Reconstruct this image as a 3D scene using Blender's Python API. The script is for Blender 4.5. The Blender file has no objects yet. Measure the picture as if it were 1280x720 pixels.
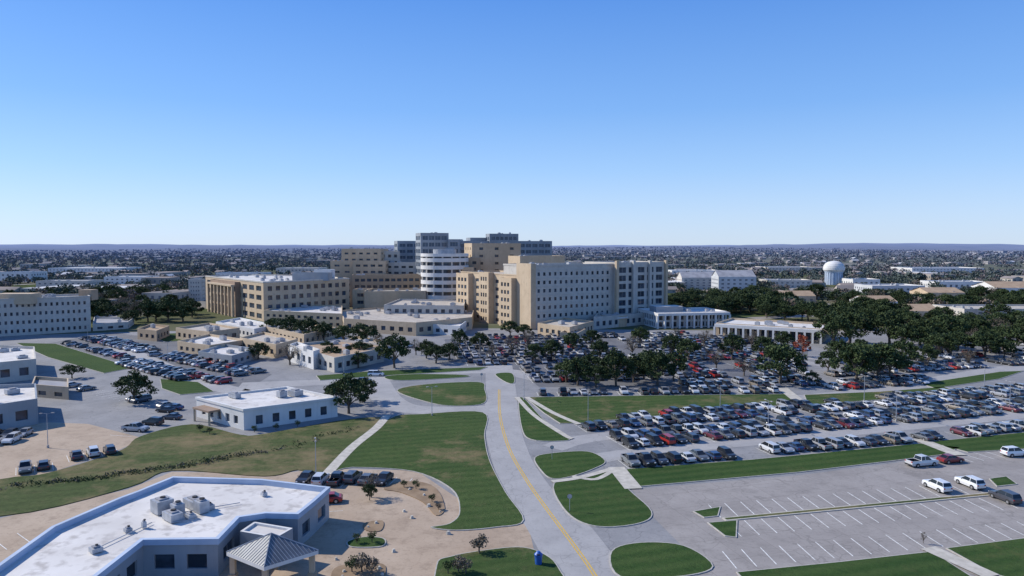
import bpy, math, random
import numpy as np
from mathutils import Vector, noise as mnoise
random.seed(7); rng=np.random.default_rng(7)
scene=bpy.context.scene
# ---------------------------------------------------------------- survey helpers
H=40.0; FPX=900.0; PITCH=math.atan(53/900)
cp,sp=math.cos(PITCH),math.sin(PITCH)
def G(u,v,z=0.0):
    a=(u-640)/FPX; b=(360-v)/FPX
    dy=cp+b*sp; dz=b*cp-sp; t=(H-z)/(-dz)
    return (a*t,dy*t)
def GP(l,z=0.0): return [G(u,v,z) for u,v in l]
def HT(y,v):
    b=(360-v)/FPX
    return H+(b*cp-sp)/(cp+b*sp)*y
# ---------------------------------------------------------------- materials
def new_mat(name):
    m=bpy.data.materials.new(name); m.use_nodes=True
    nt=m.node_tree; b=nt.nodes['Principled BSDF']
    return m,nt,b
def N(nt,t,**k):
    n=nt.nodes.new(t)
    for a,v in k.items(): setattr(n,a,v)
    return n
def mixc(nt,f,a,b,mode='MIX'):
    n=N(nt,'ShaderNodeMix',data_type='RGBA',blend_type=mode)
    for i,x in ((0,f),(6,a),(7,b)):
        if isinstance(x,(int,float)): n.inputs[i].default_value=x
        elif isinstance(x,tuple): n.inputs[i].default_value=(*x,1) if len(x)==3 else x
        else: nt.links.new(x,n.inputs[i])
    return n.outputs[2]
def ramp(nt,inp,a,b):
    n=N(nt,'ShaderNodeMapRange'); n.inputs[1].default_value=a; n.inputs[2].default_value=b
    nt.links.new(inp,n.inputs[0]); return n.outputs[0]
def noise(nt,co,scale,detail=5,rough=.55):
    n=N(nt,'ShaderNodeTexNoise'); n.inputs['Scale'].default_value=scale
    n.inputs['Detail'].default_value=detail; n.inputs['Roughness'].default_value=rough
    nt.links.new(co,n.inputs['Vector']); return n.outputs['Fac']
def pos(nt): return N(nt,'ShaderNodeNewGeometry').outputs['Position']
def pmat(name,c1,c2,scale=1.0,rough=.85,scale2=None,c3=None,bump=0,metal=0,lo=.38,hi=.62,streak=0):
    m,nt,b=new_mat(name); co=pos(nt)
    f=ramp(nt,noise(nt,co,scale),lo,hi)
    col=mixc(nt,f,c1,c2)
    if c3:
        g=ramp(nt,noise(nt,co,scale2),.5,.68); col=mixc(nt,g,col,c3)
    if streak: # vertical rain streaks on walls
        mp=N(nt,'ShaderNodeMapping'); mp.inputs['Scale'].default_value=(1.3,1.3,.06); nt.links.new(co,mp.inputs[0])
        s=N(nt,'ShaderNodeMath',operation='MULTIPLY'); s.inputs[1].default_value=streak
        nt.links.new(ramp(nt,noise(nt,mp.outputs[0],1.0,6,.7),.5,.75),s.inputs[0])
        col=mixc(nt,s.outputs[0],col,tuple(x*.6 for x in c1))
    nt.links.new(col,b.inputs['Base Color']); b.inputs['Roughness'].default_value=rough
    b.inputs['Metallic'].default_value=metal
    return m
def asphalt(name,c1,c2,dark,joint=None,ang=16.5,grime=.45,cracks=.45):
    m,nt,b=new_mat(name); co=pos(nt)
    col=mixc(nt,ramp(nt,noise(nt,co,.09,8,.65),.35,.65),c1,c2)
    col=mixc(nt,ramp(nt,noise(nt,co,2.2,6,.7),.55,.8),col,dark)
    st=N(nt,'ShaderNodeMath',operation='MULTIPLY'); st.inputs[1].default_value=grime; nt.links.new(ramp(nt,noise(nt,co,.35,8,.75),.50,.70),st.inputs[0])
    col=mixc(nt,st.outputs[0],col,dark)
    vo=N(nt,'ShaderNodeTexVoronoi',feature='DISTANCE_TO_EDGE'); vo.inputs['Scale'].default_value=.11
    mp=N(nt,'ShaderNodeVectorMath',operation='ADD')
    nz=N(nt,'ShaderNodeTexNoise'); nz.inputs['Scale'].default_value=.3; nt.links.new(co,nz.inputs['Vector'])
    sc=N(nt,'ShaderNodeVectorMath',operation='SCALE'); sc.inputs['Scale'].default_value=5
    nt.links.new(nz.outputs['Color'],sc.inputs[0]); nt.links.new(co,mp.inputs[0]); nt.links.new(sc.outputs[0],mp.inputs[1])
    nt.links.new(mp.outputs[0],vo.inputs['Vector'])
    cr=ramp(nt,vo.outputs['Distance'],.012,.004)
    mm=N(nt,'ShaderNodeMath',operation='MULTIPLY'); mm.inputs[1].default_value=cracks; nt.links.new(cr,mm.inputs[0])
    col=mixc(nt,mm.outputs[0],col,dark)
    if joint:
        mpn=N(nt,'ShaderNodeMapping'); mpn.inputs['Rotation'].default_value=(0,0,math.radians(-ang)); nt.links.new(co,mpn.inputs[0])
        br=N(nt,'ShaderNodeTexBrick'); br.offset=0; br.inputs['Scale'].default_value=1
        br.inputs['Brick Width'].default_value=joint; br.inputs['Row Height'].default_value=joint
        br.inputs['Mortar Size'].default_value=.05
        br.inputs['Color1'].default_value=(1,1,1,1); br.inputs['Color2'].default_value=(.88,.88,.88,1); br.inputs['Mortar'].default_value=(.70,.68,.66,1)
        nt.links.new(mpn.outputs[0],br.inputs['Vector'])
        col=mixc(nt,.75,col,br.outputs['Color'],'MULTIPLY')
    nt.links.new(col,b.inputs['Base Color']); b.inputs['Roughness'].default_value=.85
    return m
def haze(nt,col,d0=400,d1=5500,hz=(.24,.285,.42)):  # aerial haze painted into base colour, stronger with distance from the origin
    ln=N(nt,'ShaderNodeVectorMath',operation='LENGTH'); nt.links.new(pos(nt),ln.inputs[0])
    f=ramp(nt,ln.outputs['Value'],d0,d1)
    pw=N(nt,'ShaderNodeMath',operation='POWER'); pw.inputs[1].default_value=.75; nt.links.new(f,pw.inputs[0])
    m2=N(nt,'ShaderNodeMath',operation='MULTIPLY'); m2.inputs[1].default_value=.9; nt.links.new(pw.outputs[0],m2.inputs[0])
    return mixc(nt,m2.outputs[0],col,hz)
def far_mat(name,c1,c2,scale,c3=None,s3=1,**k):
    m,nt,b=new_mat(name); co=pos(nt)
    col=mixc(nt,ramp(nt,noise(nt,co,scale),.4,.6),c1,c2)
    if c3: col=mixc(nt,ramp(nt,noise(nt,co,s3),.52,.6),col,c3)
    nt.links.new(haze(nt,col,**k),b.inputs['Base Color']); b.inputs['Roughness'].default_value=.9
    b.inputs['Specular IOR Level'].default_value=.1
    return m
M={}
def terrain_mat():
    m,nt,b=new_mat('terrain_mix'); co=pos(nt)
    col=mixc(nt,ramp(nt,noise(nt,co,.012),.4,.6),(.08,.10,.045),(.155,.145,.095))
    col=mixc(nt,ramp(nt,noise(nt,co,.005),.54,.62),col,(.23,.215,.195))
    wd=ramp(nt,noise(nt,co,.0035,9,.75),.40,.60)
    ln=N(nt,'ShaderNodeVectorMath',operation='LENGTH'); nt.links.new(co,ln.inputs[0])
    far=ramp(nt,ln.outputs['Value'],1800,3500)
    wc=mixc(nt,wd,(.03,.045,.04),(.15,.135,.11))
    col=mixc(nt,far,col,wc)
    nt.links.new(haze(nt,col,d0=900,d1=9500,hz=(.23,.29,.45)),b.inputs['Base Color']); b.inputs['Roughness'].default_value=.95  # distant ground paled by haze mixed into its colour
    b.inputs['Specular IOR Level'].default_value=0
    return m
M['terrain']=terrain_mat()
M['asphalt']=asphalt('worn_asphalt',(.20,.20,.205),(.28,.275,.275),(.12,.12,.125))
M['asphalt_d']=asphalt('dark_asphalt',(.11,.11,.12),(.17,.17,.175),(.075,.075,.08))
M['road']=asphalt('main_road_asphalt',(.31,.30,.295),(.38,.37,.36),(.20,.195,.19),grime=.4)
M['conc']=asphalt('lot_concrete',(.27,.245,.225),(.35,.32,.295),(.17,.155,.14),6.0,16.5,.55)
M['conct']=asphalt('sandy_concrete',(.36,.27,.19),(.45,.35,.255),(.22,.16,.11),None,0,.75,.2)
M['kerb']=pmat('kerb_concrete',(.36,.34,.30),(.46,.43,.39),1.5)
M['walk']=pmat('sidewalk_concrete',(.42,.39,.33),(.54,.50,.43),.8)
M['yellow']=pmat('yellow_paint',(.52,.33,.06),(.62,.42,.10),3)
M['white']=pmat('white_line_paint',(.55,.55,.52),(.8,.8,.77),2)
def grass_mat(name,a,b_,dry,lo,hi):
    m,nt,b=new_mat(name); co=pos(nt)
    col=mixc(nt,ramp(nt,noise(nt,co,.06,6,.6),.35,.65),a,b_)
    col=mixc(nt,ramp(nt,noise(nt,co,1.3,8,.75),.35,.75),col,tuple(x*.6 for x in a))
    col=mixc(nt,ramp(nt,noise(nt,co,.05,9,.75),lo,hi),col,dry)
    f2=N(nt,'ShaderNodeMath',operation='MULTIPLY'); f2.inputs[1].default_value=.4; nt.links.new(ramp(nt,noise(nt,co,.25,9,.8),.54,.72),f2.inputs[0])
    col=mixc(nt,f2.outputs[0],col,tuple(x*.85 for x in dry))
    # mower passes about 1.5 m wide, a little wavy
    mp=N(nt,'ShaderNodeMapping'); mp.inputs['Rotation'].default_value=(0,0,math.radians(-16)); nt.links.new(co,mp.inputs[0])
    wv=N(nt,'ShaderNodeTexWave'); wv.bands_direction='Y'; wv.inputs['Scale'].default_value=.11; wv.inputs['Distortion'].default_value=1.6
    wv.inputs['Detail'].default_value=3; wv.inputs['Detail Scale'].default_value=.6
    nt.links.new(mp.outputs[0],wv.inputs['Vector'])
    f=N(nt,'ShaderNodeMath',operation='MULTIPLY'); f.inputs[1].default_value=.22; nt.links.new(wv.outputs['Fac'],f.inputs[0])
    col=mixc(nt,f.outputs[0],col,(.11,.145,.05))
    nt.links.new(col,b.inputs['Base Color']); b.inputs['Roughness'].default_value=.95
    b.inputs['Specular IOR Level'].default_value=.1
    bn=N(nt,'ShaderNodeBump'); bn.inputs['Strength'].default_value=.7; bn.inputs['Distance'].default_value=.2
    nt.links.new(noise(nt,co,3,8,.8),bn.inputs['Height']); nt.links.new(bn.outputs[0],b.inputs['Normal'])
    return m
M['grass']=grass_mat('lawn_grass',(.034,.076,.020),(.056,.100,.027),(.12,.115,.05),.58,.76)
M['grass2']=grass_mat('patchy_lawn_grass',(.044,.084,.024),(.070,.110,.033),(.19,.15,.08),.52,.65)
M['drygrass']=grass_mat('dry_grass_slope',(.060,.088,.030),(.095,.118,.045),(.21,.165,.09),.46,.61)
M['dirt']=pmat('bare_soil',(.22,.15,.09),(.30,.21,.13),.4,.95)
M['tan']=pmat('tan_stucco',(.50,.385,.26),(.56,.44,.305),.12,.85,.5,(.47,.365,.25),streak=.35)
M['tan2']=pmat('dark_tan_stucco',(.36,.275,.19),(.42,.32,.22),.15,streak=.35)
M['cream']=pmat('cream_panel',(.50,.465,.41),(.56,.525,.47),.15,.8,.5,(.46,.43,.385),streak=.3)
M['whitew']=pmat('white_wall',(.62,.61,.59),(.70,.69,.67),.2,streak=.25)
M['grayw']=pmat('blue_gray_panel',(.25,.275,.30),(.33,.355,.38),.1,.5,streak=.25)
M['lgrayw']=pmat('light_gray_panel',(.46,.47,.48),(.54,.55,.56),.1,.7,streak=.25)
M['brownw']=pmat('brown_fascia',(.26,.18,.13),(.31,.22,.16),.3)
M['roofw']=pmat('white_membrane_roof',(.58,.55,.51),(.70,.67,.63),.15,.8,.6,(.44,.41,.38))
M['rooft']=pmat('gravel_roof',(.42,.37,.31),(.52,.47,.40),.25,.9,.7,(.34,.30,.26))
M['roofg']=pmat('gray_roof',(.26,.26,.28),(.36,.36,.38),.2)
M['roofb']=pmat('brown_roof',(.36,.25,.16),(.43,.31,.20),.3)
M['metal']=pmat('galvanised_metal',(.33,.345,.37),(.46,.475,.50),.8,.5,metal=.3)
M['hipmetal']=pmat('standing_seam_metal',(.13,.14,.155),(.18,.19,.205),.5,.55,metal=.2)
M['shade_stem_blue']=pmat('parapet_shade_and_stem_blue',(.38,.46,.58),(.46,.54,.66),.3)  # parapet: bluish sky shade put into the colour; tower stem: own blue
def glass():
    m,nt,b=new_mat('window_glass'); co=pos(nt)
    col=mixc(nt,ramp(nt,noise(nt,co,.25,3),.4,.6),(.02,.03,.045),(.06,.085,.12))
    nt.links.new(col,b.inputs['Base Color']); b.inputs['Roughness'].default_value=.12; return m
M['glass']=glass()
M['glassb']=pmat('blue_glass',(.05,.08,.12),(.10,.14,.19),.3,.15)
M['dark']=pmat('dark_void',(.02,.02,.022),(.03,.03,.035),1)
M['fglass']=pmat('far_window_glass',(.10,.12,.15),(.15,.17,.20),.05,.3)
def leaf_mat(name,c1,c2,far=False,var=.5):
    m,nt,b=new_mat(name); co=pos(nt)
    oi=N(nt,'ShaderNodeObjectInfo')
    col=mixc(nt,ramp(nt,noise(nt,co,.5 if not far else .03,4,.7),.35,.65),c1,c2)
    mu=N(nt,'ShaderNodeMath',operation='MULTIPLY'); mu.inputs[1].default_value=var; nt.links.new(oi.outputs['Random'],mu.inputs[0])
    col=mixc(nt,mu.outputs[0],col,tuple(x*.55 for x in c1))
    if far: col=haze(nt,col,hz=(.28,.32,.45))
    nt.links.new(col,b.inputs['Base Color']); b.inputs['Roughness'].default_value=.8
    b.inputs['Specular IOR Level'].default_value=.2
    return m
M['leaf']=leaf_mat('oak_leaves',(.030,.054,.021),(.060,.086,.032))
M['leaf2']=leaf_mat('oak_leaves_light',(.052,.080,.029),(.085,.112,.043))
M['twig']=leaf_mat('winter_twigs',(.14,.12,.09),(.20,.17,.13))
M['redleaf']=leaf_mat('red_autumn_leaves',(.28,.06,.04),(.38,.12,.06))
M['bark']=pmat('bark',(.09,.07,.055),(.15,.12,.09),3)
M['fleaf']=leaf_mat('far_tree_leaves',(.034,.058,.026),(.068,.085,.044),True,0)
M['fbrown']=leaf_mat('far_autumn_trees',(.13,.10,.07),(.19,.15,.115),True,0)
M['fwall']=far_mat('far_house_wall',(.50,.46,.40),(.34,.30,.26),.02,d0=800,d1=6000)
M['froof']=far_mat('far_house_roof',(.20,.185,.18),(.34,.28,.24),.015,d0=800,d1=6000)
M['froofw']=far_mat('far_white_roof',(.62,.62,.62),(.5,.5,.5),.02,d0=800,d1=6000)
def paint():
    m,nt,b=new_mat('car_paint'); oi=N(nt,'ShaderNodeObjectInfo')
    nt.links.new(oi.outputs['Color'],b.inputs['Base Color']); b.inputs['Roughness'].default_value=.3
    b.inputs['Metallic'].default_value=.15; b.inputs['Coat Weight'].default_value=.4; return m
M['paint']=paint()
M['carglass']=pmat('car_glass',(.012,.014,.018),(.02,.024,.03),1,.08)
M['tyre']=pmat('tyre_rubber',(.015,.015,.015),(.03,.03,.03),2)
M['hub']=pmat('wheel_hub',(.35,.35,.36),(.45,.45,.46),5,.35,metal=.6)
M['lampr']=pmat('tail_lamp',(.35,.01,.01),(.4,.02,.02),2,.3)
M['lampw']=pmat('head_lamp',(.7,.7,.7),(.8,.8,.8),2,.2)
M['blue']=pmat('blue_plastic',(.02,.09,.35),(.03,.12,.42),2,.4)
# ---------------------------------------------------------------- mesh builder
class MB:
    def __init__(s,mats): s.v=[];s.f=[];s.m=[];s.mats=mats
    def mi(s,k):
        if k not in s.mats: s.mats.append(k)
        return s.mats.index(k)
    def poly(s,pts,k):
        i=len(s.v); s.v+= [tuple(p) for p in pts]; s.f.append(tuple(range(i,i+len(pts)))); s.m.append(s.mi(k))
    def prism(s,pts,z0,z1,k,kt=None,bottom=False):
        n=len(pts)
        for i in range(n):
            a,b=pts[i],pts[(i+1)%n]
            s.poly([(a[0],a[1],z0),(b[0],b[1],z0),(b[0],b[1],z1),(a[0],a[1],z1)],k)
        s.poly([(p[0],p[1],z1) for p in pts],kt or k)
        if bottom: s.poly([(p[0],p[1],z0) for p in reversed(pts)],k)
    def box(s,cx,cy,w,d,z0,z1,k,ang=0,kt=None,bottom=True):
        c,sn=math.cos(ang),math.sin(ang)
        pts=[(cx+x*c-y*sn,cy+x*sn+y*c) for x,y in ((-w/2,-d/2),(w/2,-d/2),(w/2,d/2),(-w/2,d/2))]
        s.prism(pts,z0,z1,k,kt,bottom)
    def cyl(s,cx,cy,r,z0,z1,k,n=12,r2=None,kt=None):
        r2=r if r2 is None else r2
        a=[(math.cos(2*math.pi*i/n),math.sin(2*math.pi*i/n)) for i in range(n)]
        for i in range(n):
            p,q=a[i],a[(i+1)%n]
            s.poly([(cx+p[0]*r,cy+p[1]*r,z0),(cx+q[0]*r,cy+q[1]*r,z0),(cx+q[0]*r2,cy+q[1]*r2,z1),(cx+p[0]*r2,cy+p[1]*r2,z1)],k)
        s.poly([(cx+p[0]*r2,cy+p[1]*r2,z1) for p in a],kt or k)
    def tube(s,p0,p1,r0,r1,k,n=6):
        d=Vector(p1)-Vector(p0); d.normalize()
        u=d.orthogonal().normalized(); w=d.cross(u)
        A=[];B=[]
        for i in range(n):
            t=2*math.pi*i/n; o=u*math.cos(t)+w*math.sin(t)
            A.append(Vector(p0)+o*r0); B.append(Vector(p1)+o*r1)
        for i in range(n):
            j=(i+1)%n; s.poly([A[i],A[j],B[j],B[i]],k)
    def mesh(s,name):
        me=bpy.data.meshes.new(name); me.from_pydata(s.v,[],s.f)
        for k in s.mats: me.materials.append(M[k])
        me.polygons.foreach_set('material_index',s.m); me.update(); return me
    def obj(s,name,parent=None):
        o=bpy.data.objects.new(name,s.mesh(name)); scene.collection.objects.link(o)
        if parent: o.parent=parent
        return o
def empty(name):
    e=bpy.data.objects.new(name,None); scene.collection.objects.link(e); return e
def area(p): return sum(p[i][0]*p[(i+1)%len(p)][1]-p[(i+1)%len(p)][0]*p[i][1] for i in range(len(p)))/2
def ccw(p): return list(p) if area(p)>0 else list(reversed(p))
def inset(p,d):
    n=len(p);o=[]
    for i in range(n):
        a,b,c=Vector(p[i-1]),Vector(p[i]),Vector(p[(i+1)%n])
        e1=(b-a).normalized(); e2=(c-b).normalized()
        n1=Vector((-e1.y,e1.x)); n2=Vector((-e2.y,e2.x)); m=n1+n2
        if m.length<1e-4: m=n1.copy()
        m.normalize(); k=d/max(.45,m.dot(n1)); o.append((b.x+m.x*k,b.y+m.y*k))
    return o
def smooth(p,k=5,closed=True):
    n=len(p);o=[]
    rngi=range(n) if closed else range(n-1)
    for i in rngi:
        if closed: a,b,c,d=p[i-1],p[i],p[(i+1)%n],p[(i+2)%n]
        else: a,b,c,d=p[max(i-1,0)],p[i],p[i+1],p[min(i+2,n-1)]
        for j in range(k):
            t=j/k
            o.append(tuple(.5*((2*b[q])+(-a[q]+c[q])*t+(2*a[q]-5*b[q]+4*c[q]-d[q])*t*t+(-a[q]+3*b[q]-3*c[q]+d[q])*t**3) for q in (0,1)))
    if not closed: o.append(tuple(p[-1]))
    return o
def inpoly(x,y,p):
    c=False;n=len(p);j=n-1
    for i in range(n):
        if (p[i][1]>y)!=(p[j][1]>y) and x<(p[j][0]-p[i][0])*(y-p[i][1])/(p[j][1]-p[i][1])+p[i][0]: c=not c
        j=i
    return c
def sheet(name,pts,z,k):
    mb=MB([]); mb.poly([(x,y,z) for x,y in pts],k); return mb.obj(name)
def ribbon(mb,pts,w,z,k,off=0.0):
    L=[];R=[]
    for i,p in enumerate(pts):
        a=Vector(pts[max(i-1,0)]);b=Vector(pts[min(i+1,len(pts)-1)]); e=(b-a).normalized(); nn=Vector((-e.y,e.x))
        c=Vector(p)+nn*off; L.append(c+nn*w/2); R.append(c-nn*w/2)
    for i in range(len(pts)-1):
        mb.poly([(R[i].x,R[i].y,z),(R[i+1].x,R[i+1].y,z),(L[i+1].x,L[i+1].y,z),(L[i].x,L[i].y,z)],k)
grass_polys=[]
def lawn(pix,sm=True,kind='grass',kerb=.16,name='grass_lawn'):
    p=ccw(GP(pix))
    if sm: p=smooth(p,5)
    grass_polys.append(p)
    kk='kerb' if kind in('grass','grass2') else kind
    q=inset(p,kerb); mb=MB([]); n=len(p)
    for i in range(n):
        j=(i+1)%n
        mb.poly([(*p[i],0),(*p[j],0),(*p[j],.15),(*p[i],.15)],kk)
        mb.poly([(*p[i],.15),(*p[j],.15),(*q[j],.15),(*q[i],.15)],kk)
    mb.poly([(*a,.15) for a in q],kind)
    return mb.obj(name)
# ---------------------------------------------------------------- terrain
def build_terrain():
    radii=[0,60,150,300,450,600,800,1000,1300,1600,2000,2400,2800,3200,3600,4000,4400,4800,5200,5600,6000,6500,7000,7500,8000,8600,9200,10000,11000,12500,15000,20000,30000]
    na=540; V=[(0,0,0)];F=[]
    for r in radii[1:]:
        for i in range(na):
            t=2*math.pi*i/na; x,y=r*math.cos(t),r*math.sin(t); z=0
            if r>1500:
                k=min(1,(r-1500)/6500)
                z=k*(28+34*mnoise.fractal(Vector((x/2600,y/2600,3.1)),1,2,5)+9*mnoise.fractal(Vector((x/500,y/500,8.1)),1,2,3))
                z=max(z,0)
                if r>7400: z+= 12
                if r>12000: z*=max(0,1-(r-12000)/9000)
            V.append((x,y,z))
    for i in range(na): F.append((0,1+i,1+(i+1)%na))
    for k in range(len(radii)-2):
        b=1+k*na;c=b+na
        for i in range(na):
            j=(i+1)%na; F.append((b+i,c+i,c+j,b+j))
    me=bpy.data.meshes.new('ground'); me.from_pydata(V,[],F); me.materials.append(M['terrain'])
    for p in me.polygons: p.use_smooth=True
    me.update(); o=bpy.data.objects.new('ground',me); scene.collection.objects.link(o)
    return V,radii,na
TV,TR,TNA=build_terrain()
def tz(x,y):
    r=math.hypot(x,y)
    if r<1500: return 0
    k=max(i for i,q in enumerate(TR) if q<=r); k=min(k,len(TR)-2)
    t=(r-TR[k])/(TR[k+1]-TR[k]); a=int((math.atan2(y,x)%(2*math.pi))/(2*math.pi)*TNA)%TNA
    return TV[1+(k-1)*TNA+a][2]*(1-t)+TV[1+k*TNA+a][2]*t
# ---------------------------------------------------------------- paving
sheet('campus_pavement',ccw(GP([(-420,432),(200,414),(560,410),(1000,414),(1700,418),(2300,900),(-1000,900)])),.02,'asphalt')
sheet('parking_lot_pavement',ccw(GP([(55,430),(140,415),(230,428),(340,468),(318,482),(250,486),(150,455)])),.03,'asphalt_d')
sheet('parking_lot_pavement',ccw(GP([(556,424),(700,416),(1010,418),(1010,484),(674,484),(648,463),(560,452)])),.03,'asphalt_d')
sheet('parking_lot_pavement',ccw(GP([(790,612),(1000,594),(1180,571),(1500,525),(2100,900),(900,900),(860,690),(820,650)])),.03,'conc')
sheet('concrete_parking_lot',ccw(GP([(400,586),(520,588),(575,625),(600,655),(660,655),(668,690),(715,760),(-700,900),(-600,640),(0,648),(160,612),(215,590),(350,592)])),.03,'conct')
sheet('concrete_parking_lot',ccw(GP([(-300,585),(-200,545),(0,535),(60,528),(110,530),(180,548),(150,562),(60,592),(0,600)])),.03,'conct')
left=[(607,455),(607,487),(606,530),(612,565),(625,605),(640,632),(658,660),(680,700),(696,725),(740,800)]
right=[(640,455),(645,487),(650,530),(662,568),(680,598),(705,628),(735,655),(762,688),(792,725),(850,800)]
Lw=smooth(GP(left),6,False); Rw=smooth(GP(right),6,False)
mb=MB([])
for i in range(len(Lw)-1): mb.poly([(*Lw[i],.04),(*Rw[i],.04),(*Rw[i+1],.04),(*Lw[i+1],.04)],'road')
mb.obj('main_road')
cl=smooth(GP([(624,487),(625,520),(636,560),(658,600),(686,640),(716,680),(745,722),(790,800)]),6,False)
mb=MB([]); ribbon(mb,cl,.2,.052,'yellow',.2); ribbon(mb,cl,.2,.052,'yellow',-.2); mb.obj('road_centre_line')
def road(pix,w,name='road',z=.035,k='road'):
    mb=MB([]); ribbon(mb,smooth(GP(pix),6,False),w,z,k); return mb.obj(name)
road([(300,482),(400,478),(470,474),(540,466),(625,464),(680,474)],9,z=.034)
road([(470,476),(485,500),(520,512),(607,512)],8,z=.036)
road([(690,560),(760,545),(1000,528),(1280,498),(1600,462)],5.5,z=.036)
road([(700,586),(780,568),(1000,546),(1300,516),(1600,482)],5.5,z=.037)
road([(985,500),(1100,488),(1280,458),(1500,430)],8,z=.038)
road([(140,430),(220,465),(300,490),(330,480)],7,z=.036)
road([(1020,450),(1080,440),(1180,432),(1330,426)],8,z=.039)
road([(1000,452),(1060,462),(1150,480),(1200,490)],6,z=.040)
for pix in ([(940,398),(1020,394),(1140,386),(1300,378),(1500,372)],[(1030,418),(1150,408),(1300,400),(1500,392)],[(-200,380),(60,372),(180,364),(260,358)],[(-100,362),(120,352),(420,344)],[(700,350),(900,352),(1300,347)],[(1060,350),(1090,362),(1150,385),(1190,408)],[(200,345),(160,362),(130,400)]):
    road(pix,11,z=.03,k='conc')
# lawns
lawn([(496,489),(530,481),(598,478),(606,487),(606,504),(572,508),(538,504)],kind='grass2')
lawn([(481,471),(520,468),(578,469),(580,472),(500,476)])
lawn([(619,468),(640,467),(643,479),(632,478)])
lawn([(484,525),(530,518),(604,516),(606,545),(612,575),(632,615),(655,651),(620,660),(570,664),(538,660),(562,655),(574,640),(564,612),(516,590),(440,585),(412,588)],True,'grass2')
lawn([(-200,640),(0,600),(60,592),(150,564),(176,546),(240,531),(300,544),(330,543),(420,527),(474,522),(478,528),(404,590),(372,588),(330,596),(215,589),(160,610),(0,646)],True,'drygrass')
lawn([(648,501),(656,499),(680,525),(712,547),(700,552),(664,550),(652,536)])
lawn([(668,573),(690,567),(735,565),(757,577),(742,587),(712,597),(690,599),(677,590)])
lawn([(692,605),(735,597),(768,588),(786,612),(815,640),(800,655),(745,659),(708,641)])
lawn([(764,690),(800,679),(855,683),(892,709),(850,722),(775,722)])
lawn([(656,497),(800,495),(985,493),(1000,503),(940,512),(800,522),(722,530),(700,530),(680,517)],False,'grass2')
lawn([(782,587),(940,575),(1150,555),(1200,560),(1180,569),(1000,591),(800,609),(790,600)],False)
lawn([(1160,553),(1280,541),(1420,522),(1420,536),(1280,562),(1210,566)],False)
lawn([(1005,494),(1100,490),(1180,484),(1190,488),(1100,500),(1010,507)],False,'grass2')
lawn([(1150,480),(1250,465),(1280,464),(1250,474),(1170,486)],False)
lawn([(920,716),(1050,703),(1165,690),(1215,722),(1260,760),(960,760)],False)
lawn([(1182,686),(1290,672),(1500,645),(1700,720),(1300,735),(1240,718)],False)
lawn([(866,640),(901,634),(898,646),(880,648)],False)
lawn([(884,654),(922,651),(921,673),(906,671)],False)
lawn([(1236,599),(1258,596),(1272,606),(1246,609)],False)
lawn([(545,708),(565,696),(610,688),(655,685),(688,698),(706,722),(740,770),(560,770)],kind='grass2')
lawn([(434,678),(455,672),(480,674),(478,684),(440,685)],True)
lawn([(455,655),(478,652),(476,664),(458,664)],True,'dirt')
lawn([(415,716),(440,706),(478,706),(482,722),(480,760),(420,760)],True,'dirt')
lawn([(524,603),(546,612),(556,636),(545,645),(528,628),(500,616),(480,612),(495,604)],True,'dirt')
lawn([(20,429),(70,430),(167,460),(130,467),(60,447)],False)
lawn([(200,474),(248,478),(268,490),(225,494),(202,486)],False)
lawn([(395,470),(470,464),(610,459),(600,463),(480,470),(400,476)],False)
lawn([(190,418),(240,416),(240,425),(205,428)],False)
def walk(pix,w,z=.17):
    mb=MB([]); p=smooth(GP(pix),5,False); ribbon(mb,p,w,z,'walk')
    return mb.obj('sidewalk')
walk([(484,520),(470,536),(440,560),(408,594)],2.0)
walk([(646,497),(668,520),(706,545),(716,549)],1.2,.18)
walk([(658,497),(690,516),(724,531)],1.4,.18)
walk([(690,603),(725,598),(765,587)],1.3,.19)
walk([(716,596),(745,600),(770,586)],1.0,.175)
walk([(978,486),(1005,507)],3,.18)
walk([(1148,550),(1200,570)],3,.185)
walk([(770,585),(792,612)],3,.185)
walk([(1160,686),(1240,722)],2.5,.185)
mb=MB([]); A=Vector(G(905,650)); B=Vector(G(1262,616)); e=(B-A).normalized(); nn=Vector((-e.y,e.x))
md=[A-nn*.6,B-nn*.6,B+nn*.6,A+nn*.6]; mb.prism([(p.x,p.y) for p in md],0,.16,'kerb','walk')
q=inset([(p.x,p.y) for p in md],.25); mb.poly([(x,y,.164) for x,y in q],'drygrass'); mb.obj('parking_median')
def stall_lines(mb,A,B,L,side,w=2.75,skew=0.0,z=.05,off=.2,hw=.055):
    A=Vector(A);B=Vector(B); e=(B-A); n=int(e.length/w); e.normalize(); nn=Vector((-e.y,e.x))*side
    for i in range(n+1):
        p=A+e*(i*w)+nn*off; q=p+nn*L+e*skew
        d=e*hw
        mb.poly([((p-d).x,(p-d).y,z),((p+d).x,(p+d).y,z),((q+d).x,(q+d).y,z),((q-d).x,(q-d).y,z)],'white')
ml=MB([])
stall_lines(ml,A+nn*.7,B+nn*.7,5.2,1,skew=.8,hw=.07); stall_lines(ml,A-nn*.7,B-nn*.7,5.2,-1,skew=-.8,hw=.07)
stall_lines(ml,G(922,712),G(1500,650),5.0,1,skew=.8,hw=.07)
stall_lines(ml,G(1190,569),G(1400,540),4.5,-1,skew=-.5,hw=.07)
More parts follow.
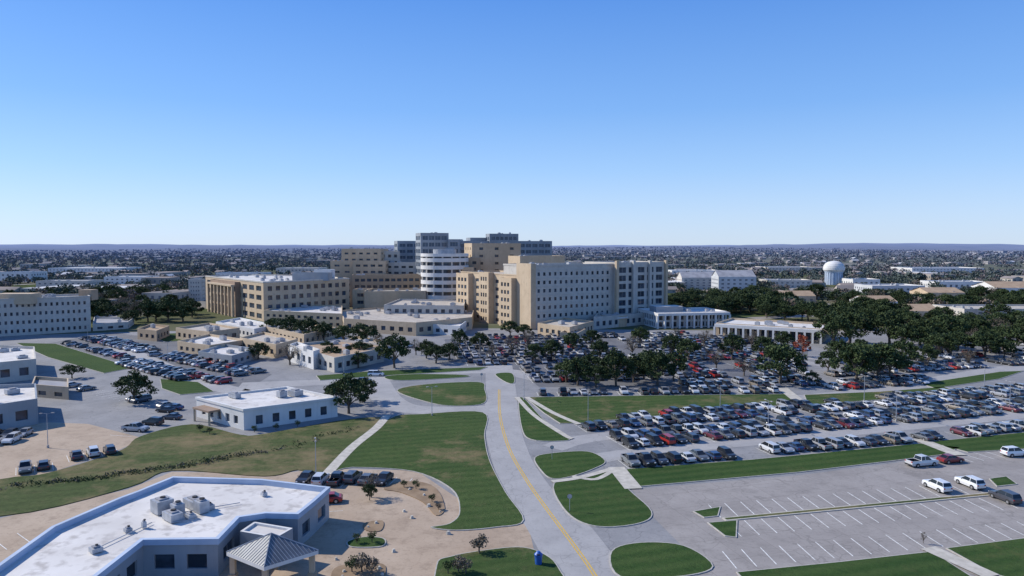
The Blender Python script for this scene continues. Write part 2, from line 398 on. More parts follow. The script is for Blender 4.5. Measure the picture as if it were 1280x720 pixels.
# ---------------------------------------------------------------- vehicles
def car_mesh(kind):
    mb=MB(['paint','carglass','tyre','hub','lampr','lampw','dark'])
    W=.92
    if kind=='sedan':   prof=[(-2.38,.42),(-2.36,.78),(-2.15,.96),(-1.55,1.0),(.95,.98),(1.95,.84),(2.28,.68),(2.36,.42)]; cab=[(-1.85,.5),(-1.15,1.44),(.15,1.46),(1.1,.5)]; zb=.99; wb=1.4; L=2.38
    elif kind=='suv':   prof=[(-2.35,.45),(-2.36,.95),(-2.3,1.1),(-1.6,1.12),(1.05,1.1),(2.05,1.0),(2.3,.82),(2.36,.45)]; cab=[(-2.3,.5),(-2.0,1.72),(.2,1.76),(1.15,.5)]; zb=1.1; wb=1.42; L=2.36
    elif kind=='pickup':prof=[(-2.85,.55),(-2.87,1.08),(-2.8,1.12),(-.95,1.12),(1.3,1.12),(2.5,1.04),(2.78,.9),(2.8,.52)]; cab=[(-.95,.5),(-.75,1.82),(.6,1.84),(1.4,.5)]; zb=1.12; wb=1.75; L=2.85; W=.98
    elif kind=='van':   prof=[(-2.5,.42),(-2.52,.95),(-2.48,1.05),(-1.6,1.08),(1.4,1.05),(2.15,.95),(2.45,.75),(2.5,.42)]; cab=[(-2.46,.5),(-2.25,1.78),(.6,1.8),(1.85,.5)]; zb=1.06; wb=1.5; L=2.5
    else:               prof=[(-2.0,.42),(-2.05,.8),(-1.98,1.0),(-1.5,1.02),(.9,.98),(1.75,.86),(2.02,.68),(2.08,.42)]; cab=[(-1.98,.5),(-1.5,1.46),(.1,1.5),(1.15,.5)]; zb=1.0; wb=1.28; L=2.05
    n=len(prof)
    def hw(i,z):
        x=prof[i][0]; return (W if z<.9 else W-.05)-(.12 if abs(x)>L-.2 else 0)
    for s in (-1,1):
        top=[(x,s*(hw(i,z)-.02),z) for i,(x,z) in enumerate(prof)]
        mid=[(x,s*(hw(i,.6)+.03),min(z,.72)) for i,(x,z) in enumerate(prof)]
        bot=[(x,s*hw(i,.3),.3) for i,(x,z) in enumerate(prof)]
        for i in range(n-1):
            mb.poly([mid[i],mid[i+1],top[i+1],top[i]],'paint'); mb.poly([bot[i],bot[i+1],mid[i+1],mid[i]],'paint')
        for cx in (-wb,wb):
            R=.35; y=s*(W+.02); K=12
            arch=[(cx+math.cos(math.pi*k/8)*(R+.09),y+s*.012,.34+math.sin(math.pi*k/8)*(R+.09)) for k in range(9)]
            mb.poly(arch,'dark')
            c=[(cx+math.cos(2*math.pi*k/K)*R,.35+math.sin(2*math.pi*k/K)*R) for k in range(K)]
            yo=y+s*.035; yi=y-s*.2
            mb.poly([(a,yo,b) for a,b in c],'tyre')
            mb.poly([(cx+math.cos(2*math.pi*k/K)*.21,yo+s*.008,.35+math.sin(2*math.pi*k/K)*.21) for k in range(K)],'hub')
            for k in range(K):
                a,b=c[k],c[(k+1)%K]; mb.poly([(a[0],yi,a[1]),(b[0],yi,b[1]),(b[0],yo,b[1]),(a[0],yo,a[1])],'tyre')
    for i in range(n-1):
        if kind=='pickup' and i==2:
            x0,x1=prof[2][0],prof[3][0]; w=W-.07; t=.1
            mb.poly([(x0,-w,1.12),(x0,w,1.12),(x0+t,w,1.12),(x0+t,-w,1.12)],'paint')
            for s in(-1,1):
                mb.poly([(x0+t,s*w,1.12),(x1,s*w,1.12),(x1,s*(w-t),1.12),(x0+t,s*(w-t),1.12)],'paint')
                mb.poly([(x0+t,s*(w-t),1.12),(x1,s*(w-t),1.12),(x1,s*(w-t),.65),(x0+t,s*(w-t),.65)],'dark')
            mb.poly([(x0+t,-w+t,.65),(x1,-w+t,.65),(x1,w-t,.65),(x0+t,w-t,.65)],'dark')
            mb.poly([(x0+t,-w+t,.65),(x0+t,w-t,.65),(x0+t,w-t,1.12),(x0+t,-w+t,1.12)],'dark'); continue
        (xa,za),(xb,zb2)=prof[i],prof[i+1]; wa=hw(i,za)-.02; wb_=hw(i+1,zb2)-.02
        mb.poly([(xa,-wa,za),(xb,-wb_,zb2),(xb,wb_,zb2),(xa,wa,za)],'paint')
    for x in (prof[0],prof[-1]):
        w=W-.14; mb.poly([(x[0],-w,.3),(x[0],w,.3),(x[0],w,x[1]),(x[0],-w,x[1])],'dark')
    mb.poly([(prof[0][0],-W+.1,.3),(prof[-1][0],-W+.1,.3),(prof[-1][0],W-.1,.3),(prof[0][0],W-.1,.3)],'dark')
    (x0,_),(x1,z1),(x2,z2),(x3,_)=cab; wb0=W-.09; wt=W-.26
    P={'a':[(x0,s*wb0,zb) for s in(-1,1)],'b':[(x1,s*wt,z1) for s in(-1,1)],'c':[(x2,s*wt,z2) for s in(-1,1)],'d':[(x3,s*wb0,zb-.01) for s in(-1,1)]}
    def pane(q,t=.07):
        q=[Vector(p) for p in q]; c=sum(q,Vector())/4; nrm=(q[1]-q[0]).cross(q[3]-q[0]).normalized()
        if nrm.dot(c-Vector(((x1+x2)/2,0,zb+.1)))<0: nrm=-nrm
        g=[]
        for i in range(4):
            e1=(q[i-1]-q[i]).normalized(); e2=(q[(i+1)%4]-q[i]).normalized(); g.append(q[i]+(e1+e2)*t+nrm*.008)
        mb.poly(q,'paint'); mb.poly(g,'carglass')
    pane([P['a'][0],P['a'][1],P['b'][1],P['b'][0]]); pane([P['d'][0],P['d'][1],P['c'][1],P['c'][0]],.05)
    xm=(x1+x2)/2+.05; zm=(z1+z2)/2
    for k,s in ((0,-1),(1,1)):
        mB=(xm,s*wb0,zb); mT=(xm,s*wt,zm)
        pane([P['a'][k],mB,mT,P['b'][k]],.06); pane([mB,P['d'][k],P['c'][k],mT],.06)
    mb.poly([P['b'][0],P['c'][0],P['c'][1],P['b'][1]],'paint')
    for s in(-1,1):
        xr,zr=prof[1]; mb.box(xr+.03,s*(W-.27),.1,.26,zr-.16,zr+.02,'lampr')
        xf,zf=prof[-2]; mb.box(xf-.0,s*(W-.32),.16,.3,zf-.1,zf+.03,'lampw')
        mb.box(x3-.35,s*(W+.05),.12,.16,zb+.02,zb+.14,'paint')
    return mb.mesh(kind)
CM={k:car_mesh(k) for k in ('sedan','suv','pickup','van','hatch')}
CN={'sedan':'parked_car','suv':'parked_suv','pickup':'parked_pickup_truck','van':'parked_van','hatch':'parked_hatchback'}
COL=[((.60,.60,.60),17),((.33,.34,.36),14),((.19,.20,.21),10),((.12,.125,.13),12),((.025,.026,.03),22),((.05,.06,.08),9),((.03,.06,.14),6),((.34,.025,.02),4),((.22,.19,.15),4),((.12,.02,.03),2)]
cw=[c[1] for c in COL]
def car(x,y,ang,kind=None,col=None,z=.035):
    kind=kind or random.choices(['sedan','suv','pickup','van','hatch'],[32,34,16,6,12])[0]
    col=col or random.choices(COL,cw)[0][0]
    o=bpy.data.objects.new(CN[kind],CM[kind]); o.location=(x,y,z); o.rotation_euler=(0,0,ang)
    s=random.uniform(.95,1.04); o.scale=(s,s,s*random.uniform(.97,1.03)); o.color=(*col,1); scene.collection.objects.link(o)
def rowcars(A,B,p=.9,double=False,w=2.75,avoid=()):
    A=Vector(A);B=Vector(B); e=B-A; n=int(e.length/w); e.normalize(); nn=Vector((-e.y,e.x)); a0=math.atan2(nn.y,nn.x)
    for sd in ((-1,1) if double else (0,)):
        for i in range(n):
            if random.random()>p: continue
            c=A+e*((i+.5)*w)+nn*(sd*2.75+random.uniform(-.35,.35))
            if any(math.hypot(c.x-x,c.y-y)<r for x,y,r in avoid): continue
            if any(inpoly(c.x,c.y,g) for g in grass_polys): continue
            car(c.x,c.y,a0+(math.pi if random.random()<.4 else 0)+random.uniform(-.03,.03))
        if sd: stall_lines(ml,A,B,5.2,sd,w=w)
    if not double: stall_lines(ml,A-nn*2.6,B-nn*2.6,5.2,1,w=w)
def fill_lot(pix,ang,module=16.5,p=.85,avoid=(),w=2.75):
    P=ccw(GP(pix)); a=math.radians(ang); e=Vector((math.cos(a),math.sin(a))); nn=Vector((-e.y,e.x))
    us=[Vector(q).dot(e) for q in P]; vs=[Vector(q).dot(nn) for q in P]
    v=min(vs)+4; 
    while v<max(vs):
        run=None; u=min(us)
        while u<=max(us)+6:
            c=e*u+nn*v; ins=inpoly(c.x,c.y,P) and inpoly((c+nn*4).x,(c+nn*4).y,P)
            if ins and run is None: run=u
            if (not ins or u-(run or u)>w*22) and run is not None:
                if u-run>w*3: rowcars(e*run+nn*v,e*u+nn*v,p,True,w,avoid)
                run=None; u+=5
            u+=w
        v+=module
# ---------------------------------------------------------------- building kit
def wallwin(mb,p0,p1,z0,z1,cols,rows,fw,fh,kw,kg='glass',depth=.3,mx=.0,mz=0.0,sill=None):
    p0=Vector(p0);p1=Vector(p1); e=p1-p0; L=e.length; e.normalize(); nn=Vector((e.y,-e.x)) # outward
    def P(s,z,d=0): q=p0+e*s-nn*d; return (q.x,q.y,z)
    def quad(s0,s1,a,b,k,d=0): mb.poly([P(s0,a,d),P(s1,a,d),P(s1,b,d),P(s0,b,d)],k)
    if cols<1 or rows<1: quad(0,L,z0,z1,kw); return
    if mx>0: quad(0,mx,z0,z1,kw); quad(L-mx,L,z0,z1,kw)
    if mz>0: quad(mx,L-mx,z1-mz,z1,kw)
    cwid=(L-2*mx)/cols; ch=(z1-mz-z0)/rows
    for r in range(rows):
        a=z0+r*ch; b=a+ch; w0=a+ch*(1-fh)*.55; w1=w0+ch*fh
        quad(mx,L-mx,a,w0,kw); quad(mx,L-mx,w1,b,kw)
        for c in range(cols):
            s0=mx+c*cwid; s1=s0+cwid; g0=s0+cwid*(1-fw)/2; g1=s1-cwid*(1-fw)/2
            quad(s0,g0,w0,w1,kw); quad(g1,s1,w0,w1,kw); quad(g0,g1,w0,w1,kg,depth)
            mb.poly([P(g0,w0),P(g1,w0),P(g1,w0,depth),P(g0,w0,depth)],kw); mb.poly([P(g0,w1),P(g1,w1),P(g1,w1,depth),P(g0,w1,depth)],kw)
            mb.poly([P(g0,w0),P(g0,w0,depth),P(g0,w1,depth),P(g0,w1)],kw); mb.poly([P(g1,w0),P(g1,w0,depth),P(g1,w1,depth),P(g1,w1)],kw)
            if g1-g0>2.2:
                nm=int((g1-g0)/1.6)
                for k in range(1,nm):
                    s=g0+(g1-g0)*k/nm; quad(s-.05,s+.05,w0,w1,'metal',depth-.06)
def building(mb,pts,h,kw='tan',kr='rooft',spec=None,par=.9,z0=0,kp=None,win=(3.8,.5,.45),floor=4.2,units=0,corn=None,mx=1.0,mz=1.2,kg='glass'):
    pts=ccw(pts); n=len(pts); spec=spec or {}
    for i in range(n):
        a,b=pts[i],pts[(i+1)%n]; L=math.dist(a,b)
        sp_=spec.get(i,spec.get('all','auto'))
        if sp_=='auto': c=int((L-2*mx)/win[0]); r=int(round((h-z0-mz)/floor)); fw,fh=win[1],win[2]
        elif sp_ is None: c=r=0; fw=fh=.5
        else: c,r,fw,fh=sp_
        wallwin(mb,a,b,z0,h,c,r,fw,fh,kw,kg,mx=mx,mz=mz)
    q=inset(pts,.35); zr=h-par
    for i in range(n):
        j=(i+1)%n
        mb.poly([(*pts[i],h),(*pts[j],h),(*q[j],h),(*q[i],h)],kp or kw)
        mb.poly([(*q[i],h),(*q[j],h),(*q[j],zr),(*q[i],zr)],kp or kw)
    mb.poly([(*p,zr) for p in q],kr)
    if corn:
        o=inset(pts,-.18)
        for i in range(n):
            j=(i+1)%n
            mb.poly([(*o[i],h-corn),(*o[j],h-corn),(*o[j],h+.02),(*o[i],h+.02)],kp or 'whitew')
            mb.poly([(*o[i],h+.02),(*o[j],h+.02),(*q[j],h+.02),(*q[i],h+.02)],kp or 'whitew')
            mb.poly([(*o[i],h-corn),(*o[j],h-corn),(*pts[j],h-corn),(*pts[i],h-corn)],kp or 'whitew')
    xs=[p[0] for p in q]; ys=[p[1] for p in q]; big=inset(pts,3.0)
    t=0;a0=math.atan2(pts[1][1]-pts[0][1],pts[1][0]-pts[0][0])
    while units>0 and t<300:
        t+=1; x=random.uniform(min(xs),max(xs)); y=random.uniform(min(ys),max(ys))
        if not inpoly(x,y,big): continue
        w,d,hh=random.uniform(1.2,3.2),random.uniform(1.2,2.4),random.uniform(.8,1.8)
        mb.box(x,y,w,d,zr+.15,zr+hh,'metal',a0); mb.box(x,y,w*.55,d*.55,zr+hh,zr+hh+.25,'roofg',a0); units-=1
def rect(A,B,depth):
    A=Vector(A);B=Vector(B); e=(B-A).normalized(); nn=Vector((-e.y,e.x))
    return [tuple(A),tuple(B),tuple(B+nn*depth),tuple(A+nn*depth)]
def gable(mb,cx,cy,w,d,h,rh,ang,kw,kr,z=None,windows=True):
    c,s=math.cos(ang),math.sin(ang); z=tz(cx,cy)-.3 if z is None else z
    def T_(x,y,zz): return (cx+x*c-y*s,cy+x*s+y*c,z+zz)
    a=[(-w/2,-d/2),(w/2,-d/2),(w/2,d/2),(-w/2,d/2)]
    for i in range(4):
        p,q=a[i],a[(i+1)%4]; mb.poly([T_(*p,0),T_(*q,0),T_(*q,h),T_(*p,h)],kw)
        L=w if i%2==0 else d
        if windows and L>8:
            nb=max(2,int(L/5))
            for k in range(nb):
                t0=(k+.33)/nb; t1=(k+.67)/nb
                A_=(p[0]+(q[0]-p[0])*t0,p[1]+(q[1]-p[1])*t0); B_=(p[0]+(q[0]-p[0])*t1,p[1]+(q[1]-p[1])*t1); o=1.01
                mb.poly([T_(A_[0]*o,A_[1]*o,h*.4),T_(B_[0]*o,B_[1]*o,h*.4),T_(B_[0]*o,B_[1]*o,h*.72),T_(A_[0]*o,A_[1]*o,h*.72)],'fglass')
    if rh<=0: mb.poly([T_(*p,h) for p in a],kr); return
    o=.5; mb.poly([T_(-w/2-o,-d/2-o,h-.2),T_(w/2+o,-d/2-o,h-.2),T_(w/2+o,0,h+rh),T_(-w/2-o,0,h+rh)],kr)
    mb.poly([T_(-w/2-o,d/2+o,h-.2),T_(w/2+o,d/2+o,h-.2),T_(w/2+o,0,h+rh),T_(-w/2-o,0,h+rh)],kr)
    for s_ in(-1,1): mb.poly([T_(s_*w/2,-d/2,h),T_(s_*w/2,d/2,h),T_(s_*w/2,0,h+rh-.1)],kw)
clear=[]
def far_block(name,u0,u1,vb,vt,depth,kw,kr,gab=0,rows=4,front=34):
    a=G(u0,vb); b=G(u1,vb); h=max(4,HT(a[1],vt)); mb=MB([]); w=b[0]-a[0]; cols=max(4,int(w/5))
    building(mb,rect(a,b,depth),h,kw,kr,{'all':(cols,rows,.42,.4)},units=4,kg='fglass')
    if gab: # pitched roofs rising from the parapet
        for k in range(3):
            cx=a[0]+w*(k+.5)/3; gable(mb,cx,a[1]+depth/2,w/3-1,depth-1,.3,gab,0,kw,kr,h-.1,False)
    clear.append((a[0]-6,b[0]+6,a[1]-front-20,a[1]+depth+4))
    mb.obj(name)
    sheet('forecourt_pavement',[(a[0]-4,a[1]-front),(b[0]+4,a[1]-front),(b[0]+4,a[1]-1),(a[0]-4,a[1]-1)],.045,'conc')
far_block('hotel_building',852,900,362,347,20,'cream','roofg',5,4)
far_block('hotel_building',898,945,367,346,22,'lgrayw','roofg',5,4)
far_block('commercial_building',1090,1156,371,357,30,'lgrayw','roofw',0,2)
far_block('commercial_building',1160,1206,378,366,24,'tan','roofb',3,1)
far_block('commercial_building',1245,1330,374,360,30,'whitew','roofb',4,3)
far_block('commercial_building',1205,1330,399,386,30,'cream','rooft',0,2)
far_block('commercial_building',1080,1122,386,377,20,'whitew','roofb',3,1)
far_block('commercial_building',1128,1176,398,389,20,'tan','roofb',3,1)
far_block('commercial_building',1170,1235,362,352,26,'whitew','roofw',0,1)
far_block('commercial_building',960,1015,360,350,26,'cream','roofw',0,2)
far_block('commercial_building',975,1020,378,370,20,'tan','roofb',3,1)
far_block('commercial_building',1066,1100,358,349,26,'whitew','roofg',0,1)
far_block('commercial_building',0,38,352,340,30,'whitew','roofg',0,2)
far_block('commercial_building',130,182,355,346,30,'whitew','roofw',0,2)
far_block('commercial_building',236,252,376,349,8,'cream','roofw',0,5,6)
far_block('commercial_building',45,110,361,351,26,'cream','roofw',0,2)
far_block('commercial_building',270,330,350,341,26,'whitew','roofg',0,2)
far_block('commercial_building',345,400,343,335,40,'cream','roofw',0,2)
far_block('commercial_building',840,900,345,338,40,'whitew','roofw',0,2)
far_block('commercial_building',1140,1230,341,335,60,'whitew','roofg',0,2)
far_block('commercial_building',960,1020,340,334,60,'cream','roofg',0,2)
far_block('commercial_building',60,150,342,335,60,'whitew','roofw',0,2)
def blocked(x,y):
    if y<735 and 540<y and 1028<640+FPX*x/y<1058: return True   # open ground in front of the water tower
    return any(a<x<b and c<y<d for a,b,c,d in clear)
# ---------------------------------------------------------------- trees
def leaf_quads(mb_v,mb_f,mb_m,cen,rad,n,size,mi):
    d=rng.normal(size=(n,3)); d/=np.linalg.norm(d,axis=1)[:,None]; d*= (rng.random(n)**(1/2.2))[:,None]
    c=np.array(cen)+d*np.array(rad)
    a=rng.normal(size=(n,3)); a/=np.linalg.norm(a,axis=1)[:,None]
    b=np.cross(a,rng.normal(size=(n,3))); b/=np.linalg.norm(b,axis=1)[:,None]
    s=size*rng.uniform(.6,1.3,n)[:,None]; t=s*rng.uniform(.5,.9,(n,1))
    base=len(mb_v)
    for i in range(n):
        for q in (c[i]-a[i]*s[i]-b[i]*t[i]*.3,c[i]+b[i]*t[i]*-1,c[i]+a[i]*s[i]+b[i]*t[i]*.2,c[i]+b[i]*t[i]): mb_v.append(tuple(q))
        mb_f.append((base+4*i,base+4*i+1,base+4*i+2,base+4*i+3)); mb_m.append(mi)
def tree_mesh(kind,seed):
    random.seed(seed); mb=MB(['bark','leaf','leaf2'] if kind=='oak' else (['bark','twig','twig'] if kind=='bare' else ['bark','redleaf','redleaf']))
    th=2.3; wide=random.uniform(5.2,6.2) if kind=='oak' else 4.6
    mb.tube((0,0,0),(.15,.1,th),.42,.30,'bark',8)
    ncl=34 if kind=='oak' else 18
    cl=[]
    for i in range(ncl):
        t=i*2.399+random.uniform(-.4,.4); rr=math.sqrt((i+.5)/ncl)*wide*random.uniform(.65,1.12)
        top=9.6-(rr/wide)**2*4.0; z=random.uniform(3.4 if rr>wide*.5 else 5,top)
        if i%2==0: z=top-random.uniform(0,1.3)
        cl.append((math.cos(t)*rr,math.sin(t)*rr,max(2.9,z)))
    limbs=random.sample(cl,10 if kind=='oak' else 16)
    for c in limbs:
        m=(c[0]*.4,c[1]*.4,th+(c[2]-th)*.55)
        mb.tube((.12,.08,th-.3),m,.2,.12,'bark',5); mb.tube(m,c,.12,.04,'bark',4)
        if kind=='bare':
            for k in range(5):
                e=(c[0]+random.uniform(-1.6,1.6),c[1]+random.uniform(-1.6,1.6),c[2]+random.uniform(0,1.6)); mb.tube(m if k%2 else c,e,.06,.02,'bark',3)
    for i,c in enumerate(cl):
        r=random.uniform(1.0,1.85)
        leaf_quads(mb.v,mb.f,mb.m,c,(r,r,r*.75),{'oak':95,'bare':32,'red':70}[kind],.31 if kind!='bare' else .2,1+(random.random()<.3))
    return mb.mesh(kind+'_tree')
TM={'oak':[tree_mesh('oak',s) for s in (1,2,3,4,5,6,7)],'bare':[tree_mesh('bare',s) for s in (11,12,13)],'red':[tree_mesh('red',21)]}
random.seed(99)
TN={'oak':'live_oak_tree','bare':'bare_winter_tree','red':'red_autumn_tree'}
tree_xy=[]
def tree_at(x,y,h,kind='oak',wide=1.0,z=.1):
    o=bpy.data.objects.new(TN[kind],random.choice(TM[kind])); s=h/10
    o.location=(x,y,z); o.rotation_euler=(0,0,random.uniform(0,6.28)); o.scale=(s*wide*random.uniform(.9,1.1),s*wide,s*random.uniform(.9,1.1)); scene.collection.objects.link(o)
    tree_xy.append((x,y,s*2.2))
def tree(u,v,hpx,kind='oak',wide=1.0):
    x,y=G(u,v); tree_at(x,y,hpx*y/FPX,kind,wide)
T=[(168,503,40,1.1),(90,473,18,1.3),(436,517,48,1.0),(455,503,32,1),(418,505,26,1),(493,460,42,1),(342,418,20,1.3),(362,422,26,1.3),(385,425,27,1.2),(405,427,24,1.2),(430,430,22,1.2),(455,434,28,1.1),
 (545,454,26,1.1),(562,450,22,1.2),(533,448,22,1.1),(708,478,30,1.1),(722,482,36,1.0),(745,484,28,1.1),(770,483,44,.95),(792,478,34,.9),(822,482,44,.95),(842,476,34,.9),(975,480,48,1.05),(1070,476,46,1.1),(1098,474,50,1.1),(1128,462,36,1),
 (1042,434,46,1.0),(1062,430,42,1.1),(1112,432,44,1.05),(1132,424,36,1.1),(1182,428,34,1.2),(1205,424,30,1),(1245,402,26,1.2),(195,402,22,1.1),(1010,402,24,1.2),(870,402,14,1.3),
 (638,420,18,1.1),(655,422,17,1.1),(735,470,26,1.1),(760,474,28,1),(805,474,30,1),(1080,470,36,1),(1112,470,34,1),(1150,432,32,1.1),(1228,424,26,1.1)]
for u,v,h,w in T: tree(u,v,h,'oak',w)
tree(1003,446,28,'red',.8)
for u,v,h in [(600,440,24),(640,444,26),(690,450,26),(715,440,26),(750,452,28),(790,446,26),(860,452,30),(895,462,28),(915,450,30),(955,448,28),(930,470,26),(1035,466,28),(1210,458,24),(1255,448,24),(575,434,22),(880,434,24),(1015,480,16),(1160,456,26),(520,444,20),(810,462,26),(668,452,24),(840,445,26),(615,450,20),(1230,440,26),(660,436,22),(740,432,22),(800,432,22),(845,430,22),(940,436,24),(980,436,24),(1185,446,24),(1075,448,26)]: tree(u,v,h,'bare' if random.random()<.35 else 'oak',.95)
tree(464,622,30,'bare',.9); tree(462,626,24,'oak',.7)
tree(1154,680,14,'bare',.7)
def belt(pix,n,h0,h1,mind=7,bare=.1,thr=-.05):
    P=ccw(GP(pix)); xs=[p[0] for p in P]; ys=[p[1] for p in P]; L=[];t=0
    while len(L)<n and t<n*80:
        t+=1; x=random.uniform(min(xs),max(xs)); y=random.uniform(min(ys),max(ys))
        if not inpoly(x,y,P) or blocked(x,y): continue
        if mnoise.noise(Vector((x/38,y/38,4)))<thr: continue
        if any(abs(a-x)<mind and abs(b-y)<mind for a,b in L): continue
        L.append((x,y)); tree_at(x,y,random.uniform(h0,h1),'bare' if random.random()<bare else 'oak',random.uniform(.95,1.3),0)
belt([(828,383),(925,374),(1330,374),(1360,422),(1140,420),(1040,410),(920,392),(830,396)],185,7,11.5,6.5,.08,-.12)
belt([(828,392),(905,384),(905,398),(860,401),(830,399)],10,8,11)
belt([(100,402),(100,372),(255,366),(250,386),(235,402),(180,412)],46,7,11)
belt([(1040,446),(1100,438),(1280,422),(1350,424),(1350,440),(1150,452),(1050,462)],24,7,10,8,.2)
belt([(-60,400),(-60,380),(90,372),(100,385)],16,7,10)
belt([(300,440),(480,438),(520,455),(470,462),(420,470),(340,462)],8,5,8,8,.2)
def shrub_mesh(seed,mk):
    random.seed(seed); mb=MB(['bark',mk]); mb.tube((0,0,0),(0,0,.5),.08,.05,'bark',5)
    for i in range(7):
        t=i*.9; mb.tube((0,0,.3),(math.cos(t)*.35,math.sin(t)*.35,.8),.03,.015,'bark',3)
        leaf_quads(mb.v,mb.f,mb.m,(math.cos(t)*.4,math.sin(t)*.4,.7+random.random()*.6),(.4,.4,.4),60,.09,1)
    return mb.mesh('shrub')
SH=[shrub_mesh(1,'leaf'),shrub_mesh(2,'leaf2'),shrub_mesh(3,'twig')]
def shrub(x,y,s,k=0):
    o=bpy.data.objects.new('shrub',SH[k]); o.location=(x,y,.14); o.scale=(s,s,s); o.rotation_euler=(0,0,random.random()*6); scene.collection.objects.link(o)
random.seed(5)
for u,v,s,k in [(599,692,1.6,2),(573,716,1.3,2),(582,718,1.2,2),(560,718,1.0,1),(452,716,1.5,2),(465,718,1.3,2),(440,716,1.2,0),(446,680,.8,1),(465,679,.9,1),(520,612,.9,1),(540,628,.8,0),(548,638,.7,2),(505,610,.8,0),(250,540,1.0,0),(262,543,.9,0),(318,541,.9,1),(345,538,.9,0),(372,534,.9,0)]:
    x,y=G(u,v); shrub(x,y,s,k)
mb=MB([])
for u,v in [(430,716),(428,722),(474,712),(478,720),(530,620),(536,634),(550,641),(512,613),(460,660),(470,655),(420,700),(492,690),(560,668),(505,640),(515,648)]:
    x,y=G(u,v); r=random.uniform(.2,.45); n=7
    rr=[r*random.uniform(.75,1.2) for _ in range(n)]; a=[(x+rr[k]*math.cos(6.283*k/n),y+rr[k]*math.sin(6.283*k/n)) for k in range(n)]
    b=[(x+(p-x)*.6,y+(q-y)*.6) for p,q in a]
    for k in range(n): j=(k+1)%n; mb.poly([(*a[k],.03),(*a[j],.03),(*b[j],.15+r*.8),(*b[k],.15+r*.8)],'walk')
    mb.poly([(*p,.15+r*.8) for p in b],'walk')
mb.obj('landscape_boulders')
mb=MB(['leaf','leaf2','twig'])
dp=smooth(GP([(-60,622),(40,606),(110,600),(170,590),(240,582),(290,572),(350,562),(400,548),(440,536)]),8,False)
for i,p in enumerate(dp):
    for k in range(3 if i<45 else 1):
        leaf_quads(mb.v,mb.f,mb.m,(p[0]+random.uniform(-1.4,1.4),p[1]+random.uniform(-1.2,1.2),.25),(1.2,.9,.35),22,.16,random.choice([0,1,2]))
mb.obj('ditch_scrub')
# ---------------------------------------------------------------- parking fill
av=[(x,y,r) for x,y,r in tree_xy]
rowcars(G(672,493),G(985,490),.9,False)
def dbl(A,B,p=.9,**k): rowcars(G(*A),G(*B),p,True,avoid=av,**k)
dbl((722,533),(1400,480)); dbl((772,554),(1400,497))
rowcars(G(780,581),G(925,570),.9); rowcars(G(955,565),G(1175,547),.9); rowcars(G(1195,544),G(1400,522),.85)
fill_lot([(558,424),(700,416),(880,418),(1005,432),(1010,482),(672,484),(648,463),(562,452)],8,16,.82,av)
fill_lot([(1010,455),(1100,440),(1280,428),(1400,430),(1400,458),(1250,462),(1120,482),(1010,490)],16.5,17,.75,av)
fill_lot([(60,432),(140,417),(220,428),(335,468),(315,481),(250,484),(150,453)],-41,15.5,.8,av)
rowcars(G(80,482),G(215,510),.5); rowcars(G(152,545),G(225,520),.8)
rowcars(G(-60,552),G(45,548),.85,True); rowcars(G(20,590),G(75,582),.8); rowcars(G(85,574),G(165,562),.75); rowcars(G(190,520),G(230,508),.7)
rowcars(G(372,602),G(440,604),.9); rowcars(G(432,600),G(525,606),.75); rowcars(G(408,640),G(412,618),.8)
rowcars(G(480,430),G(560,440),.6)
rowcars(G(-30,690),G(50,668),.9)
for u,v,a,k,c in [(1171,612,100,'suv',(.75,.75,.75)),(1212,608,100,'suv',(.75,.75,.74)),(1256,626,100,'suv',(.06,.06,.07)),(1188,578,15,'sedan',(.22,.03,.03)),(1152,582,15,'pickup',(.6,.6,.6)),(1268,570,10,'suv',(.75,.75,.75)),
  (470,470,0,'van',(.75,.75,.75)),(455,478,10,'sedan',(.05,.05,.06))]:
    x,y=G(u,v); car(x,y,math.radians(a),k,c)
ml.obj('parking_stall_lines')
# ---------------------------------------------------------------- hospital
hosp=empty('hospital_building')
e32=Vector((.848,.53)); n32=Vector((-.53,.848)); C0=Vector(G(665,412))
mb=MB([]); A=C0; B=C0+e32*50
hM=HT(343,331)
pts=[tuple(A),tuple(B),tuple(B+n32*26),tuple(A+n32*26)]
building(mb,pts,hM,'cream','rooft',{0:(14,7,.42,.42),1:(5,7,.4,.4),3:None},units=6,mx=2.2,mz=2.6,corn=.8,kp='cream')
for r in range(1,8):
    z=r*(hM-2.6)/7
    mb.prism([tuple(A-n32*.12),tuple(B-n32*.12),tuple(B-n32*.002),tuple(A-n32*.002)],z-.12,z+.12,'cream',bottom=True)
mb.obj('main_ward_block',hosp)
mb=MB([]); p=[tuple(A-e32*1.2-n32*.8),tuple(A+e32*1.6-n32*.8),tuple(A+e32*1.6-n32*.01),tuple(A-e32*.01-n32*.01),tuple(A-e32*.01+n32*12),tuple(A-e32*1.2+n32*12)]
mb.prism(p,0,hM+.6,'tan'); mb.obj('corner_pier',hosp)
mb=MB([]); A2=C0+e32*50.01-n32*2; B2=C0+e32*84-n32*2
building(mb,[tuple(A2),tuple(B2),tuple(B2+n32*26),tuple(A2+n32*26)],hM+.6,'cream','rooft',{0:(5,7,.72,.66),1:(4,7,.4,.4),3:None},units=3,mx=1.2,mz=2)
for k in (0,.33,.66,1): 
    c=A2+(B2-A2)*k-n32*.6; mb.box(c.x,c.y,1.5,1.6,0,hM+1.4,'tan' if k in(0,1) else 'cream',math.atan2(.53,.848))
mb.obj('east_ward_block',hosp)
hT=HT(400,339)
mb=MB([]); A3=C0+n32*12; B3=C0+n32*70
poly=[tuple(A3-e32*1),tuple(A3+e32*24),tuple(B3+e32*24),tuple(B3-e32*1)]
poly=ccw(poly)
def west_spec(pl):
    best=max(range(len(pl)),key=lambda i: -((pl[i][0]+pl[(i+1)%len(pl)][0])/2*.848+(pl[i][1]+pl[(i+1)%len(pl)][1])/2*.53)); return best
w=west_spec(poly)
